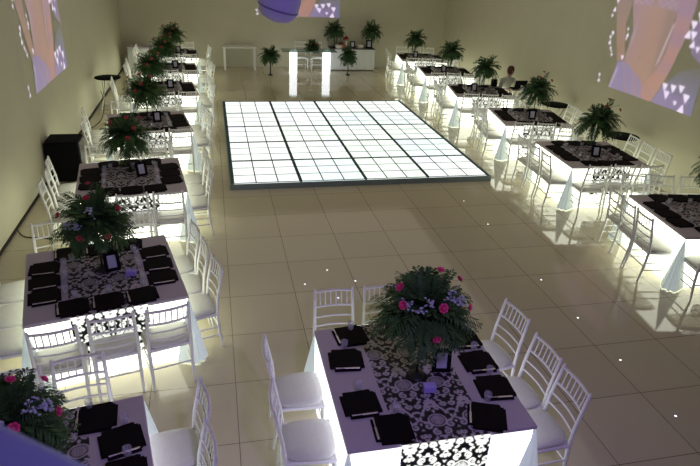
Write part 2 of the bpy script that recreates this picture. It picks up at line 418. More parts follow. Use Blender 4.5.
# ------------------------------------------------------------------ chairs
def make_chair(name='banquet_chair'):
    t = empty(name)
    fr = MB(); fr.tube([(-.195, -.19, .425), (.195, -.19, .425)], .016); fr.tube([(-.21, .19, .425), (.21, .19, .425)], .016)
    fr.tube([(-.195, -.19, .425), (-.21, .19, .425)], .016); fr.tube([(.195, -.19, .425), (.21, .19, .425)], .016)
    fr.box(-.195, .195, -.19, .19, .418, .436)
    fr.build('seat_frame', 'white_paint', t)
    # cushion: rounded pillow, front of chair is +y
    c = MB(); vs = []; fs = []; K = 24; rings = [(0.93, .434), (1.0, .446), (1.0, .462), (.93, .476), (.7, .484), (.3, .487)]
    for s_, z in rings:
        for k in range(K):
            a = 2 * math.pi * k / K; ca, sa = math.cos(a), math.sin(a)
            e = 0.55; x = math.copysign(abs(ca) ** e, ca) * .208 * s_; y = math.copysign(abs(sa) ** e, sa) * .205 * s_
            vs.append((x * (1 + .05 * (y / .2)), y, z))
    for i in range(len(rings) - 1):
        for k in range(K):
            j = (k + 1) % K; fs.append((i * K + k, i * K + j, (i + 1) * K + j, (i + 1) * K + k))
    fs.append(tuple((len(rings) - 1) * K + k for k in range(K))); fs.append(tuple(range(K - 1, -1, -1)))
    c.add(vs, fs, True); c.build('cushion', 'cushion', t)
    for s_ in (-1, 1):
        MB().tube([(s_ * .205, .185, .43), (s_ * .208, .19, .25), (s_ * .212, .20, 0)], [.018, .017, .012]).build('leg', 'white_paint', t)
        l = MB(); l.tube([(s_ * .19, -.235, 0), (s_ * .19, -.20, .22), (s_ * .193, -.188, .44), (s_ * .19, -.205, .62), (s_ * .185, -.24, .80), (s_ * .183, -.262, .915), (s_ * .183, -.264, .93)],
                         [.012, .017, .018, .016, .015, .014, .008]); l.build('leg', 'white_paint', t)
    def yb(z): return -.188 - (z - .44) * .05 - max(0, z - .55) * .15
    for z, r in ((.895, .013), (.745, .011), (.64, .009), (.55, .009)):
        b_ = yb(z)
        pts = [(-.185 + .37 * q / 6, b_ - .022 * math.sin(math.pi * q / 6), z) for q in range(7)]
        MB().tube(pts, r, 6).build('back_rail', 'white_paint', t)
    for q in range(6):
        fx = (q + 1) / 7; x = -.185 + .37 * fx; dy = -.022 * math.sin(math.pi * fx)
        MB().tube([(x, yb(.745) + dy, .745), (x, yb(.895) + dy, .895)], .0065, 6).build('spindle', 'white_paint', t)
    for pts in ([(-.209, .195, .17), (-.19, -.21, .17)], [(.209, .195, .17), (.19, -.21, .17)], [(-.207, .19, .27), (-.19, -.20, .27)], [(.207, .19, .27), (.19, -.20, .27)],
                [(-.209, .195, .21), (.209, .195, .21)], [(-.19, -.21, .23), (.19, -.21, .23)]):
        MB().tube(pts, .009, 6).build('stretcher', 'white_paint', t)
    return t
chair0 = make_chair(); kids(chair0)
chair_used = [False]
CHAIRS = 'white banquet chairs around the lit tables'
def place_chair(x, y, rz, label):
    pts = [(x, y, .45), (x, y, .9), (x, y, 0), (x - .2, y, .9), (x + .2, y, .9)]
    if not visible(pts): return None
    if not chair_used[0]: c = chair0; chair_used[0] = True
    else: c = copy_tree(chair0)
    c.location = (x, y, 0); c.rotation_euler = (0, 0, rz); tag(c, label, 'chair', CHAIRS); return c

# ------------------------------------------------------------------ damask runner
def damask(X, Y):
    """1 = pale scroll, 0 = black ground. X across (0 in the middle), Y along"""
    X = X / 1.22; Y = Y / 1.22; px, py = 0.225, 0.34
    row = np.floor(Y / py); yy = Y - (row + .5) * py
    xs_ = X + np.where(row % 2 == 0, 0, px / 2) ; xx = np.abs((xs_ / px - np.round(xs_ / px)) * px)
    out = np.zeros(X.shape)
    def stroke(pts, r):
        pts = np.array(pts); n = len(pts)
        for i in range(n):
            rr = r[i] if isinstance(r, (list, np.ndarray)) else r
            out[(xx - pts[i, 0]) ** 2 + (yy - pts[i, 1]) ** 2 < rr * rr] = 1
    def spiral(cx, cy, r0, a0, turns, sgn, w0, w1, n=46):
        t = np.linspace(0, 1, n); a = a0 + sgn * turns * 2 * np.pi * t; r = r0 * (1 - t * .86)
        stroke(np.stack([cx + r * np.cos(a), cy + r * np.sin(a)], 1), w0 + (w1 - w0) * t)
    def line(p, q, w0, w1, bend=0.0, n=24):
        t = np.linspace(0, 1, n); p = np.array(p); q = np.array(q); d_ = q - p; nn = np.array([-d_[1], d_[0]])
        stroke(p + np.outer(t, d_) + np.outer(bend * np.sin(np.pi * t), nn), w0 + (w1 - w0) * t)
    # rosette
    rr = np.hypot(xx / .055, (yy + .01) / .05)
    dots = (np.sin(xx * 520 + 1.5) * np.sin(yy * 520) > -0.15)
    out[(rr < .78) & dots] = 1
    out[(rr > .9) & (rr < 1.08)] = 1
    # crescent arch over the rosette
    rr2 = np.hypot(xx / .082, (yy - .035) / .085)
    out[(rr2 > .82) & (rr2 < 1.0) & (yy > .035)] = 1
    spiral(.073, -.05, .030, 1.2, 1.2, 1, .0085, .005)
    spiral(.035, .105, .024, -1.6, 1.2, -1, .008, .004)
    spiral(.088, .125, .022, 3.0, 1.1, 1, .008, .004)
    spiral(.030, -.105, .026, 1.5, 1.3, -1, .008, .004)
    spiral(.094, -.125, .018, .5, 1.0, -1, .007, .004)
    for a in (-.9, -.3, .3, .9, 1.5):
        line((.0, .135), (.034 * math.cos(a + .6), .135 + .034 * math.sin(a + .6)), .004, .009)
    line((0, .07), (0, .03 + .02), .010, .003); line((.0, -.155), (.03, -.14), .010, .004, .3)
    line((.1, .02), (.078, -.012), .009, .003, .4); line((.108, .07), (.092, .035), .009, .003, -.4)
    line((.06, .16), (.075, .13), .008, .003, .3); line((.062, -.16), (.05, -.135), .009, .004, .4)
    line((.112, -.03), (.104, -.085), .008, .003, .2); line((.112, -.165), (.10, -.15), .008, .004)
    return out
def grid_cloth(fn, W, L, nx, ny, y0):
    X = np.linspace(-W / 2, W / 2, nx); S = np.linspace(0, L, ny)
    xx, ss = np.meshgrid(X, S)
    fac = damask(xx, ss + y0)
    k = fac.copy(); fac = (k * 2 + np.roll(k, 1, 0) + np.roll(k, -1, 0) + np.roll(k, 1, 1) + np.roll(k, -1, 1)) / 6
    verts = [fn(float(a), float(b_)) for a, b_ in zip(xx.ravel(), ss.ravel())]
    faces = [(j * nx + i, j * nx + i + 1, (j + 1) * nx + i + 1, (j + 1) * nx + i) for j in range(ny - 1) for i in range(nx - 1)]
    return verts, faces, fac.ravel().tolist()
def cloth_mesh(name, verts, faces, fac, m):
    me = bpy.data.meshes.new(name); me.from_pydata(verts, [], faces)
    at = me.attributes.new('fac', 'FLOAT', 'POINT'); at.data.foreach_set('value', fac)
    me.materials.append(M[m]); me.polygons.foreach_set('use_smooth', [True] * len(faces)); me.update(); return me
TS = 0.725          # half table
RW = 0.68
v_, f_, a_ = grid_cloth(lambda x, s_: (x, -TS - .012 + s_, .0015), RW, 2 * TS + .024, 150, 300, 0)
run_top = cloth_mesh('table_runner', v_, f_, a_, 'damask')
DL = .50
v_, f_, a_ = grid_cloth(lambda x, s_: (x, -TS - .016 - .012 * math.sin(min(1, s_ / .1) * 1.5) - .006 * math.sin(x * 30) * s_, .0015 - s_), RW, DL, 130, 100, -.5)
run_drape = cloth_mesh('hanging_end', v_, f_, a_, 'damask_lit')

# ------------------------------------------------------------------ lit table
def make_table(panel):
    t = empty('lit_table')
    mb = MB().box(-TS, TS, -TS, TS, .715, .75, ch=.006); mb.build('tabletop', 'cloth', t)
    for k in range(4):
        rot = Matrix.Rotation(k * math.pi / 2, 4, 'Z'); p = MB(); vs = []; fs = []; n = 24
        for i in range(n + 1):
            x = -TS + .03 + (2 * TS - .06) * i / n
            for j in range(4):
                z = .714 - (.714 - .01) * j / 3
                vs.append((x, -TS + .012 - .010 * (j / 3) - .006 * (j / 3) * math.sin(i * 1.9), z))
        for i in range(n):
            for j in range(3):
                a = i * 4 + j; fs.append((a, a + 1, a + 5, a + 4))
        m = len(vs); vs += [(x, y + .006, z) for x, y, z in vs]; fs += [(d + m, c + m, b_ + m, a + m) for a, b_, c, d in fs]
        p.add(vs, fs, True, rot); p.build('side_panel', panel, t)
        # corner fold hanging free of the panels, flaring to the floor
        c = MB(); top = (-TS + .006, -TS + .006, .74); vs = [top]; K = 9; ring = []
        for q in range(K):
            a = -math.pi / 2 * 0 + math.pi * (1.0) + (q / (K - 1)) * math.pi / 2
            r = .20 if q % 2 == 0 else .165
            if q in (0, K - 1): r = .15
            vs.append((-TS + .045 + r * math.cos(a), -TS + .045 + r * math.sin(a), .012))
        vs.append((-TS + .17, -TS - .02, .012)); vs.append((-TS - .02, -TS + .17, .012))
        order = [len(vs) - 1] + list(range(1, K + 1)) + [len(vs) - 2]
        fs = [(0, order[i], order[i + 1]) for i in range(len(order) - 1)]
        c.add(vs, fs, False, rot); c.build('corner_drape', 'drape', t)
    return t
proto = {'panel': make_table('panel'), 'panel_violet_lit': make_table('panel_violet_lit')}
for p_ in proto.values(): kids(p_)
proto_used = {k: False for k in proto}

# ------------------------------------------------------------------ place settings
def make_plate():
    t = empty('place_setting_plate')
    def notch(h, n_): return [(-h + n_, -h), (h - n_, -h), (h - n_, -h + n_), (h, -h + n_), (h, h - n_), (h - n_, h - n_), (h - n_, h), (-h + n_, h), (-h + n_, h - n_), (-h, h - n_), (-h, -h + n_), (-h + n_, -h + n_)]
    ch = MB().prism(notch(.145, .036), 0, .008).build('charger', 'black', t)
    MB().prism(notch(.136, .030), .008, .016, Matrix.Rotation(R(4), 4, 'Z')).build('folded_napkin', 'black', t)
    return t
plate0 = make_plate(); kids(plate0); plate_used = [False]
def make_glass():
    mb = MB().lathe([(.022, 0), (.026, .002), (.031, .075), (.0295, .075), (.024, .010), (.0, .010)], 14)
    return mb.mesh('tumbler', 'glass')
glass_me = make_glass()
def make_knife():
    mb = MB(); mb.box(-.008, .008, -.10, .02, 0, .003, ch=.001); mb.tube([(0, .02, .003), (0, .10, .003)], [.004, .006], 6)
    return mb.mesh('table_knife', 'silver')
knife_me = make_knife()

# ------------------------------------------------------------------ plants
def frond(mb, base, azim, elev, length, droop, pairs, ll, lw, r_):
    d = Vector((math.cos(azim) * math.cos(elev), math.sin(azim) * math.cos(elev), math.sin(elev)))
    side = Vector((-math.sin(azim), math.cos(azim), 0)); p = Vector(base); step = length / pairs
    for k in range(pairs):
        t = k / pairs
        d = (d + Vector((0, 0, -droop * step * (0.6 + t)))).normalized()
        q = p + d * step
        up = side.cross(d).normalized()
        w_ = ll * (0.45 + 1.0 * math.sin(math.pi * min(1, .15 + t * .85))) * .8
        mb.add([p - up * .002, q - up * .002, q + up * .002, p + up * .002], [(0, 1, 2, 3)])
        for s_ in (-1, 1):
            tip = p + side * s_ * w_ * r_.uniform(.8, 1.1) + d * w_ * .75 - Vector((0, 0, 1)) * w_ * r_.uniform(.15, .5)
            mid = (p + tip) / 2 + d * lw
            mid2 = (p + tip) / 2 - d * lw * .4
            mb.add([p, mid2, tip, mid + up * .002], [(0, 1, 2, 3)])
        p = q
def rose_mb(mb, c, r, axis, rg):
    c = Vector(c); ax = Vector(axis).normalized(); q = ax.to_track_quat('Z', 'Y').to_matrix().to_4x4(); q.translation = c
    for ring, (n, rad, h, tilt) in enumerate([(3, .28, .55, .2), (5, .55, .45, .5), (6, .85, .28, .9), (7, 1.05, .05, 1.25)]):
        for k in range(n):
            a = 2 * math.pi * (k + .37 * ring) / n; w_ = r * .62
            ca, sa = math.cos(a), math.sin(a)
            def pt(x, y, z): return (ca * x - sa * y, sa * x + ca * y, z)
            b0 = r * .15; o = r * rad
            vs = [pt(b0, -w_ * .3, -r * .25), pt(b0, w_ * .3, -r * .25), pt(o * .8, w_ * .6, r * h * .4), pt(o, w_ * .4, r * h), pt(o * 1.02, 0, r * h * 1.15), pt(o, -w_ * .4, r * h), pt(o * .8, -w_ * .6, r * h * .4), pt(o * .9, 0, r * h * .3)]
            mb.add(vs, [(0, 1, 2, 7), (0, 7, 6), (7, 2, 3, 4), (7, 4, 5, 6)], True, q)
    mb.lathe([(0, -r * .3), (r * .35, -r * .1), (r * .30, r * .5), (0, r * .62)], 8, q)
def make_plant(name, seed, leafm, nfr, rad, height, roses=(), rosem='rose', filler=0, zc=None, light=0, droop=2.6, stemr=.011, lwid=.016, low=112):
    rg = random.Random(seed); t = empty(name)
    MB().lathe([(.085, 0), (.085, .008), (.06, .02), (.025, .035), (.016, .05)], 18).build('base', 'stem', t)
    MB().tube([(0, 0, .03), (.004, 0, height * .5), (0, .003, height)], [stemr, stemr * .9, stemr * 1.2], 8).build('stem', 'stem', t)
    f = MB()
    f.lathe([(0, height - .04), (.06, height - .03), (.085, height + .03), (.06, height + .10), (0, height + .12)], 10)
    for k in range(nfr):
        az = 2 * math.pi * k / nfr * 5.0 + rg.uniform(-.4, .4)
        u = (k + .5) / nfr; el = R(80) - R(low) * (u ** .8) + rg.uniform(-.15, .15)
        L_ = rad * rg.uniform(.65, 1.12) * (0.86 if el > .6 else 1.05)
        frond(f, (0.03 * math.cos(az), 0.03 * math.sin(az), height + .04 * rg.random()), az, el, L_, droop / max(rad, .2) * .42, 15, .078 * rad / .38, lwid * rad / .38, rg)
    f.build('foliage', leafm, t)
    if light:
        f = MB()
        for k in range(light):
            az = rg.uniform(0, 6.28); el = rg.uniform(-.1, 1.2)
            frond(f, (0, 0, height + .05), az, el, rad * rg.uniform(.7, 1.0), droop / rad * .4, 11, .06 * rad / .38, .008, rg)
        f.build('pale_fronds', 'leaf_light', t)
    for (x, y, z) in roses:
        m = MB(); c0 = Vector((0, 0, height + .05)); ax = Vector((x, y, z)) - c0; c = c0 + ax.normalized() * max(ax.length * 1.08, rad * .86)
        rose_mb(m, c, rg.uniform(.030, .037), ax, rg)
        m.build('rose', rosem if rosem != 'mix' else rg.choice(['rose_coral', 'rose_dull']), t)
    for k in range(filler):
        m = MB(); az = rg.uniform(3.4, 6.0); el = rg.uniform(-.1, 1.0); rr = rad * .72
        c = Vector((rr * math.cos(az) * math.cos(el), rr * math.sin(az) * math.cos(el), height + .06 + rr * .7 * math.sin(el)))
        for q in range(16):
            e = c + Vector((rg.gauss(0, .022), rg.gauss(0, .022), rg.gauss(0, .022)))
            m.tube([c, e], .0015, 4)
            m.lathe([(0, -.008), (.009, -.003), (.012, .004), (0, .006)], 5, Matrix.Translation(e))
        m.build('filler_flower', 'filler', t)
    return t

# frame on a table
def make_frame():
    t = empty('photo_frame'); mx = Matrix.Rotation(R(-16), 4, 'X')
    f = MB(); w_, h = .078, .205
    f.box(-w_, w_, -.008, .008, 0, .035, mx); f.box(-w_, w_, -.008, .008, h - .035, h, mx)
    f.box(-w_, -w_ + .035, -.008, .008, .035, h - .035, mx); f.box(w_ - .035, w_, -.008, .008, .035, h - .035, mx)
    f.box(-w_ + .01, w_ - .01, .008, .012, .01, h - .01, mx); f.box(-.012, .012, .012, .09, 0.002, .006)
    fb = f.build('frame_border', 'black_plastic', t)
    MB().box(-w_ + .033, w_ - .033, -.006, 0, .033, h - .033, mx).build('photo', 'photo_paper', fb)
    return t
frame0 = make_frame(); kids(frame0); frame_used = [False]
def put_frame(loc, rz, label, sc=1.0):
    if not frame_used[0]: c = frame0; frame_used[0] = True
    else: c = copy_tree(frame0)
    c.location = loc; c.rotation_euler = (0, 0, rz); c.scale = (sc,) * 3
    return tag(c, label, 'photo frame', 'black photo frames')

# ------------------------------------------------------------------ the tables with everything on them
NR = [(-.03, -.22, .23 + .62), (.0, .0, 0)]
STD = (.47, 0, -.47)
TBL = [ # key, phrase, centre, rot deg, panel, chairs {side: offsets}, settings {side: offsets}, plant
 ('N', 'central foreground table', (1.27, -6.15), 0, 'panel_violet_lit',
  dict(left=[(.30, 0), (-.28, -3)], right=[(.50, 8), (-.05, 4), (-.47, 0)], back=[(-.47, 0), (.02, 0)], front=[(-.12, 0)]),
  dict(left=[.25, -.29], right=[.38, .05, -.28], front=[-.36, .38], back=[-.42, .40])),
 ('L0', 'bottom-left corner table', (-1.46, -6.90), 10.4, 'panel_violet_lit', dict(right=[(.38, 0), (-.06, 0)], back=[(-.16, 0), (.29, 0)]), None),
 ('L1', "left row's second table", (-1.44, -4.12), 12.5, 'panel', None, None),
 ('L2', "left row's third table", (-1.475, -1.25), 7.3, 'panel', None, None),
 ('L3', "left row's fourth table", (-1.47, 1.68), 9, 'panel', None, None),
 ('L4', "left row's fifth table", (-1.38, 4.60), 7, 'panel', None, None),
 ('L5', "left row's sixth table", (-1.38, 7.10), 5, 'panel', None, None),
 ('L6', "left row's last table", (-1.40, 9.55), 3, 'panel', None, None),
 ('R1', "right row's nearest table", (6.39, -3.50), -7.4, 'panel', None, None),
 ('R2', "right row's second table", (6.35, -.77), -4, 'panel', None, None),
 ('R3', "right row's third table", (6.46, 1.76), -10, 'panel', None, None),
 ('R4', "right row's fourth table", (6.41, 4.30), -11, 'panel', None, None),
 ('R5', "right row's fifth table", (6.46, 6.90), -9, 'panel', None, None),
 ('R6', "right row's last table", (6.48, 9.25), -8, 'panel', None, None)]
def words(n, side, i):
    if side in ('left', 'right'):
        return {3: ['farthest', 'middle', 'nearest'], 2: ['far', 'near'], 1: ['only']}[n][i]
    return {3: ['leftmost', 'middle', 'rightmost'], 2: ['left', 'right'], 1: ['only']}[n][i]
SIDE = {'left': (-1, 0), 'right': (1, 0), 'front': (0, -1), 'back': (0, 1)}
plantkinds = {
 'N': dict(name='rose_centrepiece', args=dict(seed=3, leafm='leaf', nfr=135, rad=.41, height=.645, low=88, light=34, filler=7, droop=2.3,
      roses=[(-.21, -.06, .90), (-.17, -.13, .80), (-.02, -.34, .64), (.02, -.22, .82), (.06, -.02, .93), (.28, -.16, .76), (.24, .02, .88), (-.06, -.30, .62)][:7])),
 'L': dict(name='rose_centrepiece', args=dict(seed=5, leafm='leaf', nfr=120, rad=.42, height=.55, low=100, light=12, filler=3, rosem='rose_coral',
      roses=[(-.02, -.12, .80), (-.26, -.10, .70), (.2, -.16, .74), (-.12, -.32, .55), (.12, -.34, .56), (-.02, .1, .86)])),
 'LF': dict(name='rose_centrepiece', args=dict(seed=8, leafm='leaf', nfr=100, rad=.42, height=.55, light=18, rosem='mix',
      roses=[(0, -.14, .80), (-.02, -.3, .62), (.14, -.1, .78), (-.16, -.12, .76), (.05, -.2, .7)])),
 'R': dict(name='palm_centrepiece', args=dict(seed=11, leafm='leaf2', nfr=70, rad=.44, height=.60, light=6, lwid=.018, rosem='rose_dull', droop=3.4,
      roses=[(-.05, -.14, .80), (.1, -.14, .76), (.02, -.06, .84)])),
 'RF': dict(name='palm_centrepiece', args=dict(seed=14, leafm='leaf2', nfr=54, rad=.43, height=.60, light=4, lwid=.02, droop=3.6))}
plant_proto = {}
def put_plant(kind, loc, label, rz=0.0, sc=1.0, group='tall stem centrepieces'):
    if kind not in plant_proto:
        k = plantkinds[kind]; c = make_plant(k['name'], **k['args']); plant_proto[kind] = c; kids(c)
    else: c = copy_tree(plant_proto[kind])
    c.location = loc; c.rotation_euler = (0, 0, rz); c.scale = (sc,) * 3
    return tag(c, label, 'centrepiece', group)
PL = {'N': ('N', (0, -.03)), 'L0': ('N', (-.03, .02)), 'L1': ('L', (0.0, .10)), 'L2': ('LF', (0, .28)), 'L3': ('LF', (0, .2)), 'L4': ('LF', (-.22, .05)), 'L5': ('LF', (-.1, .1)), 'L6': ('LF', (0, .1)),
      'R1': ('R', (.42, .42)), 'R2': ('R', (.08, .10)), 'R3': ('R', (.12, .12)), 'R4': ('RF', (.1, .1)), 'R5': ('RF', (.1, -.05)), 'R6': ('RF', (-.2, .1))}
FRM = {'N': (.22, -.02), 'L1': (.10, .02), 'R2': (-.03, -.22), 'R3': (-.02, -.24), 'R4': (-.18, -.12), 'R5': (-.1, -.2), 'R6': (-.2, -.1), 'R1': (.10, .02)}
near = ('N', 'L0', 'L1')
for key, ph, (cx, cy), deg, pan, chs, sts in TBL:
    a = R(deg); ca, sa = math.cos(a), math.sin(a)
    def W(x, y): return (cx + x * ca - y * sa, cy + x * sa + y * ca)
    if not proto_used[pan]: t = proto[pan]; proto_used[pan] = True
    else: t = copy_tree(proto[pan])
    t.location = (cx, cy, 0); t.rotation_euler = (0, 0, a)
    tag(t, f"square table with glowing white sides, the {ph}", 'table', 'lit square banquet tables')
    r = bpy.data.objects.new('table_runner', run_top); col.objects.link(r); r.location = (cx, cy, .75); r.rotation_euler = (0, 0, a)
    for k in (0, 1):
        e = bpy.data.objects.new('hanging_end', run_drape); col.objects.link(e); e.parent = r; e.rotation_euler = (0, 0, k * math.pi)
    tag(r, f"black and white damask runner lying across the {ph}", 'table runner', 'damask table runners')
    # chairs
    if chs is None:
        chs = {s: [(.47, rnd.uniform(-4, 4)), (0, rnd.uniform(-4, 4)), (-.47, rnd.uniform(-4, 4))] for s in ('left', 'right')}
        chs.update({s: [(-.46, rnd.uniform(-4, 4)), (0, rnd.uniform(-4, 4)), (.46, rnd.uniform(-4, 4))] for s in ('front', 'back')})
        if key == 'R1': chs['left'] = [(.46, 2), (.05, -2), (-.36, 0)]
        if key == 'R4': chs['right'] = [(.0, 3), (-.47, 0)]
    for s, lst in chs.items():
        sx, sy = SIDE[s]; n = len(lst)
        for i, (off, tw) in enumerate(lst):
            D = 0.845 + rnd.uniform(-.02, .03)
            if key in ('N',): D = {'left': .93, 'right': .905, 'back': .87, 'front': .93}[s]
            if key == 'L1' and s == 'right': D -= .05
            lx, ly = (sx * D, off) if sx else (off, sy * D)
            wx, wy = W(lx, ly); face = math.atan2(-sy, -sx) - math.pi / 2
            pos = words(n, s, i)
            lab = f"white cushioned chair on the {s} side of the {ph}" if n == 1 else f"white cushioned chair, {pos} on the {s} side of the {ph}"
            place_chair(wx, wy, face + a + R(tw), lab)
    # settings
    if sts is None:
        sts = dict(left=[.29, 0, -.29], right=[.29, 0, -.29], front=[-.31, .0, .31], back=[-.31, 0, .31])
        if key == 'L0': sts = dict(right=[.28, -.03], back=[.39], left=[.1])
    for s, lst in sts.items():
        sx, sy = SIDE[s]; n = len(lst)
        for i, off in enumerate(lst):
            lx, ly = (sx * .545, off) if sx else (off, sy * .57)
            if key == 'N': lx, ly = (sx * (.53 if sx < 0 else .58), off) if sx else (off, sy * .58)
            if s in ('front', 'back') and abs(off) > .01 and key != 'N' and key != 'L0': ly = sy * .572
            if key != 'N' and key != 'L0' and not sx and off == 0: ly = sy * .572
            wx, wy = W(lx, ly)
            if not visible([(wx, wy, .75)]): continue
            onrun = abs(lx) + .14 < RW / 2 + .01
            zb = .753
            if not plate_used[0]: c = plate0; plate_used[0] = True
            else: c = copy_tree(plate0)
            c.location = (wx, wy, zb); c.rotation_euler = (0, 0, a + R(rnd.uniform(-6, 6)) + (R(-22) if key == 'N' and s == 'front' and i == 1 else 0))
            pos = words(n, s, i)
            tag(c, f"black square plate, {pos} on the {s} side of the {ph}", 'plate', 'black square place settings')
            gx, gy = {'left': (.02, .165), 'right': (.03, .165), 'front': (.02, .168), 'back': (-.04, .128)}[s]
            if len(lst) == 3 and sx: gx, gy = (-sx * .185, .03)
            if len(lst) == 3 and sy: gx, gy = (.03, -sy * .18)
            zg = .753
            if key == 'N': gx, gy = {'left': (.02, .172), 'right': (.03, .168), 'front': (.08, .175), 'back': (.0, .0)}[s]; zg = .77 if s == 'back' else .753
            gxw, gyw = W(lx + gx, ly + gy)
            if key == 'N' and s == 'back': gxw, gyw = wx + .02, wy + .09
            g = bpy.data.objects.new('tumbler', glass_me); col.objects.link(g); g.location = (gxw, gyw, zg)
            tag(g, f"clear glass by the {pos} plate, {s} side of the {ph}", 'glass', 'small clear tumblers')
            if key in near:
                k = bpy.data.objects.new('table_knife', knife_me); col.objects.link(k)
                if s == 'left': kx, ky, kr = 0.0, -.125, math.pi / 2
                elif s == 'right': kx, ky, kr = 0, -.125, math.pi / 2
                else: kx, ky, kr = -.125, 0, 0
                ang = c.rotation_euler[2]
                k.location = (wx + kx * math.cos(ang) - ky * math.sin(ang), wy + kx * math.sin(ang) + ky * math.cos(ang), zb + .018)
                k.rotation_euler = (0, 0, ang + kr)
                tag(k, f"silver knife on the {pos} plate, {s} side of the {ph}", 'knife', 'silver knives')
    kind, (px, py) = PL[key]; wx, wy = W(px, py)
    desc = {'N': 'tall green centrepiece with pink roses', 'L': 'tall drooping fern centrepiece with coral roses', 'LF': 'bushy green centrepiece with dusty red roses',
            'R': 'tall palm centrepiece with dull red blooms', 'RF': 'tall dark palm centrepiece'}[kind]
    put_plant(kind, (wx, wy, .753), f"{desc} on the {ph}", rz=(0 if key in ('N',) else rnd.uniform(-.5, .5)), sc=.86 if key == 'L0' else rnd.uniform(.93, 1.01))
    fx, fy = FRM.get(key, (.16, -.02)); wx, wy = W(fx, fy)
    if key != 'L0': put_frame((wx, wy, .753), math.atan2(wy - CAMP.y, wx - CAMP.x) - math.pi / 2 + R({'N': 14}.get(key, rnd.uniform(5, 20))), f"black photo frame beside the centrepiece on the {ph}")
    if key in ('N', 'L1'):
        cxx, cyy = (.045, -.22) if key == 'N' else (.26, -.12)
        wx, wy = W(cxx, cyy); m = MB()
        m.box(-.05, .05, -.035, .035, 0, .055, ch=.004)
        o = m.build('favour_box', 'card_lilac'); o.location = (wx, wy, .753); o.rotation_euler = (0, 0, R(-8))
        tag(o, f"small lilac favour box beside the frame on the {ph}", 'box', 'lilac favour boxes')

# ------------------------------------------------------------------ round folding cocktail tables
def cocktail():
    t = empty('cocktail_table'); h = .80
    MB().lathe([(0, h - .03), (.29, h - .03), (.305, h - .02), (.305, h - .005), (.295, h), (0, h)], 28).build('round_top', 'black_plastic', t)
    for s_ in (-1, 1):
        MB().tube([(s_ * .2, -.22, 0), (s_ * .12, .0, h * .5), (s_ * .1, .20, h - .03)], .011, 6).build('leg', 'chrome', t)
        MB().tube([(s_ * .2, .22, 0), (s_ * .14, .0, h * .5), (s_ * .1, -.20, h - .03)], .011, 6).build('leg', 'chrome', t)
    b_ = MB(); b_.tube([(-.2, -.2, .04), (.2, -.2, .04)], .009, 6); b_.tube([(-.2, .2, .04), (.2, .2, .04)], .009, 6); b_.build('cross_bar', 'chrome', t)
    return t
ct = cocktail(); kids(ct)
for i, (x, y, lab) in enumerate([(-2.75, 5.65, 'round black folding table against the left wall beside the lit tables'),
                                 (7.62, .10, 'round black folding table by the right wall behind the second table'),
                                 (7.62, 2.65, 'round black folding table by the right wall behind the third table')]):
    c = ct if i == 0 else copy_tree(ct)
    c.location = (x, y, 0); c.rotation_euler = (0, 0, i * .7); tag(c, lab, 'table', 'round black folding tables')

# ------------------------------------------------------------------ loudspeaker by the left wall
sp = tag(empty('loudspeaker', (-2.80, .84, 0)), 'large black loudspeaker box standing against the left wall behind chairs', 'loudspeaker')
MB().box(-.28, .26, -.26, .26, .02, .72, ch=.015).build('cabinet', 'black_plastic', sp)
MB().box(-.25, .23, -.275, -.262, .05, .69, ch=.004).build('grill', 'grill', sp)
MB().box(.262, .275, -.2, .2, .05, .69).build('side_cover', 'speaker_side', sp)
m = MB()
for x in (-.22, .2):
    for y in (-.2, .2): m.lathe([(.03, 0), (.03, .02)], 10, Matrix.Translation((x, y, 0)))
m.build('feet', 'black_plastic', sp)

# ------------------------------------------------------------------ cables
def cable(pts, label):
    V_ = [Vector(p) for p in pts]; out = []
    for i in range(len(V_) - 1):
        p0_, p1, p2, p3 = V_[max(i - 1, 0)], V_[i], V_[i + 1], V_[min(i + 2, len(V_) - 1)]
        for k in range(8):
            t = k / 8
            out.append(.5 * ((2 * p1) + (-p0_ + p2) * t + (2 * p0_ - 5 * p1 + 4 * p2 - p3) * t * t + (-p0_ + 3 * p1 - 3 * p2 + p3) * t ** 3))
    out.append(V_[-1])
    tag(MB().tube(out, .007, 6).build('power_cable', 'black_plastic'), label, 'cable', 'black floor cables')
cable([(.30, -6.35, .008), (.12, -6.42, .008), (-.02, -6.62, .008), (-.05, -6.9, .008)], 'black cable curving over the floor beside the central foreground table')
cable([(-3.09, -1.35, .02), (-2.95, -1.55, .008), (-2.7, -1.62, .008), (-2.4, -1.72, .008), (-2.2, -1.55, .008)], 'black cable running from the left wall towards the third table')
cable([(-3.08, 6.4, .3), (-2.95, 5.9, .1), (-2.85, 4.6, .012), (-3.0, 3.6, .012), (-2.9, 2.6, .012), (-2.65, 2.3, .012)], 'black cable hanging from the left wall beside the folding table')

# ------------------------------------------------------------------ back of the hall
g = tag(empty('head_table', (2.96, 10.42, 0)), 'green glass head table on two glowing white pillars by the back wall', 'table')
MB().box(-.95, .88, -.3, .32, .73, .755, ch=.004).build('glass_top', 'green_glass', g)
for x in (-.56, .57):
    MB().box(x - .115, x + .115, -.12, .12, 0, .73, ch=.006).build('pillar', 'pillar', g)
for x, lab in ((2.74, 'white chair behind the glass head table, left of the two'), (3.30, 'white chair behind the glass head table, right of the two')):
    place_chair(x, 10.98, math.pi, lab)
ft = tag(empty('console_table', (.66, 11.1, 0)), 'long plain white table with thin legs standing empty by the back wall', 'table')
MB().box(-.55, .55, -.25, .25, .71, .75, ch=.005).build('tabletop', 'white_paint', ft)
for x in (-.5, .5):
    for y in (-.2, .2): MB().box(x - .03, x + .03, y - .03, y + .03, 0, .71).build('leg', 'white_paint', ft)
dt = tag(empty('buffet_table', (4.55, 11.15, 0)), 'white cloth covered buffet table with dark top by the back wall', 'table')
MB().box(-.8, .8, -.26, .26, .72, .75, ch=.005).build('tabletop', 'wood_dark', dt)
m = MB(); vs = []; fs = []; ring = []
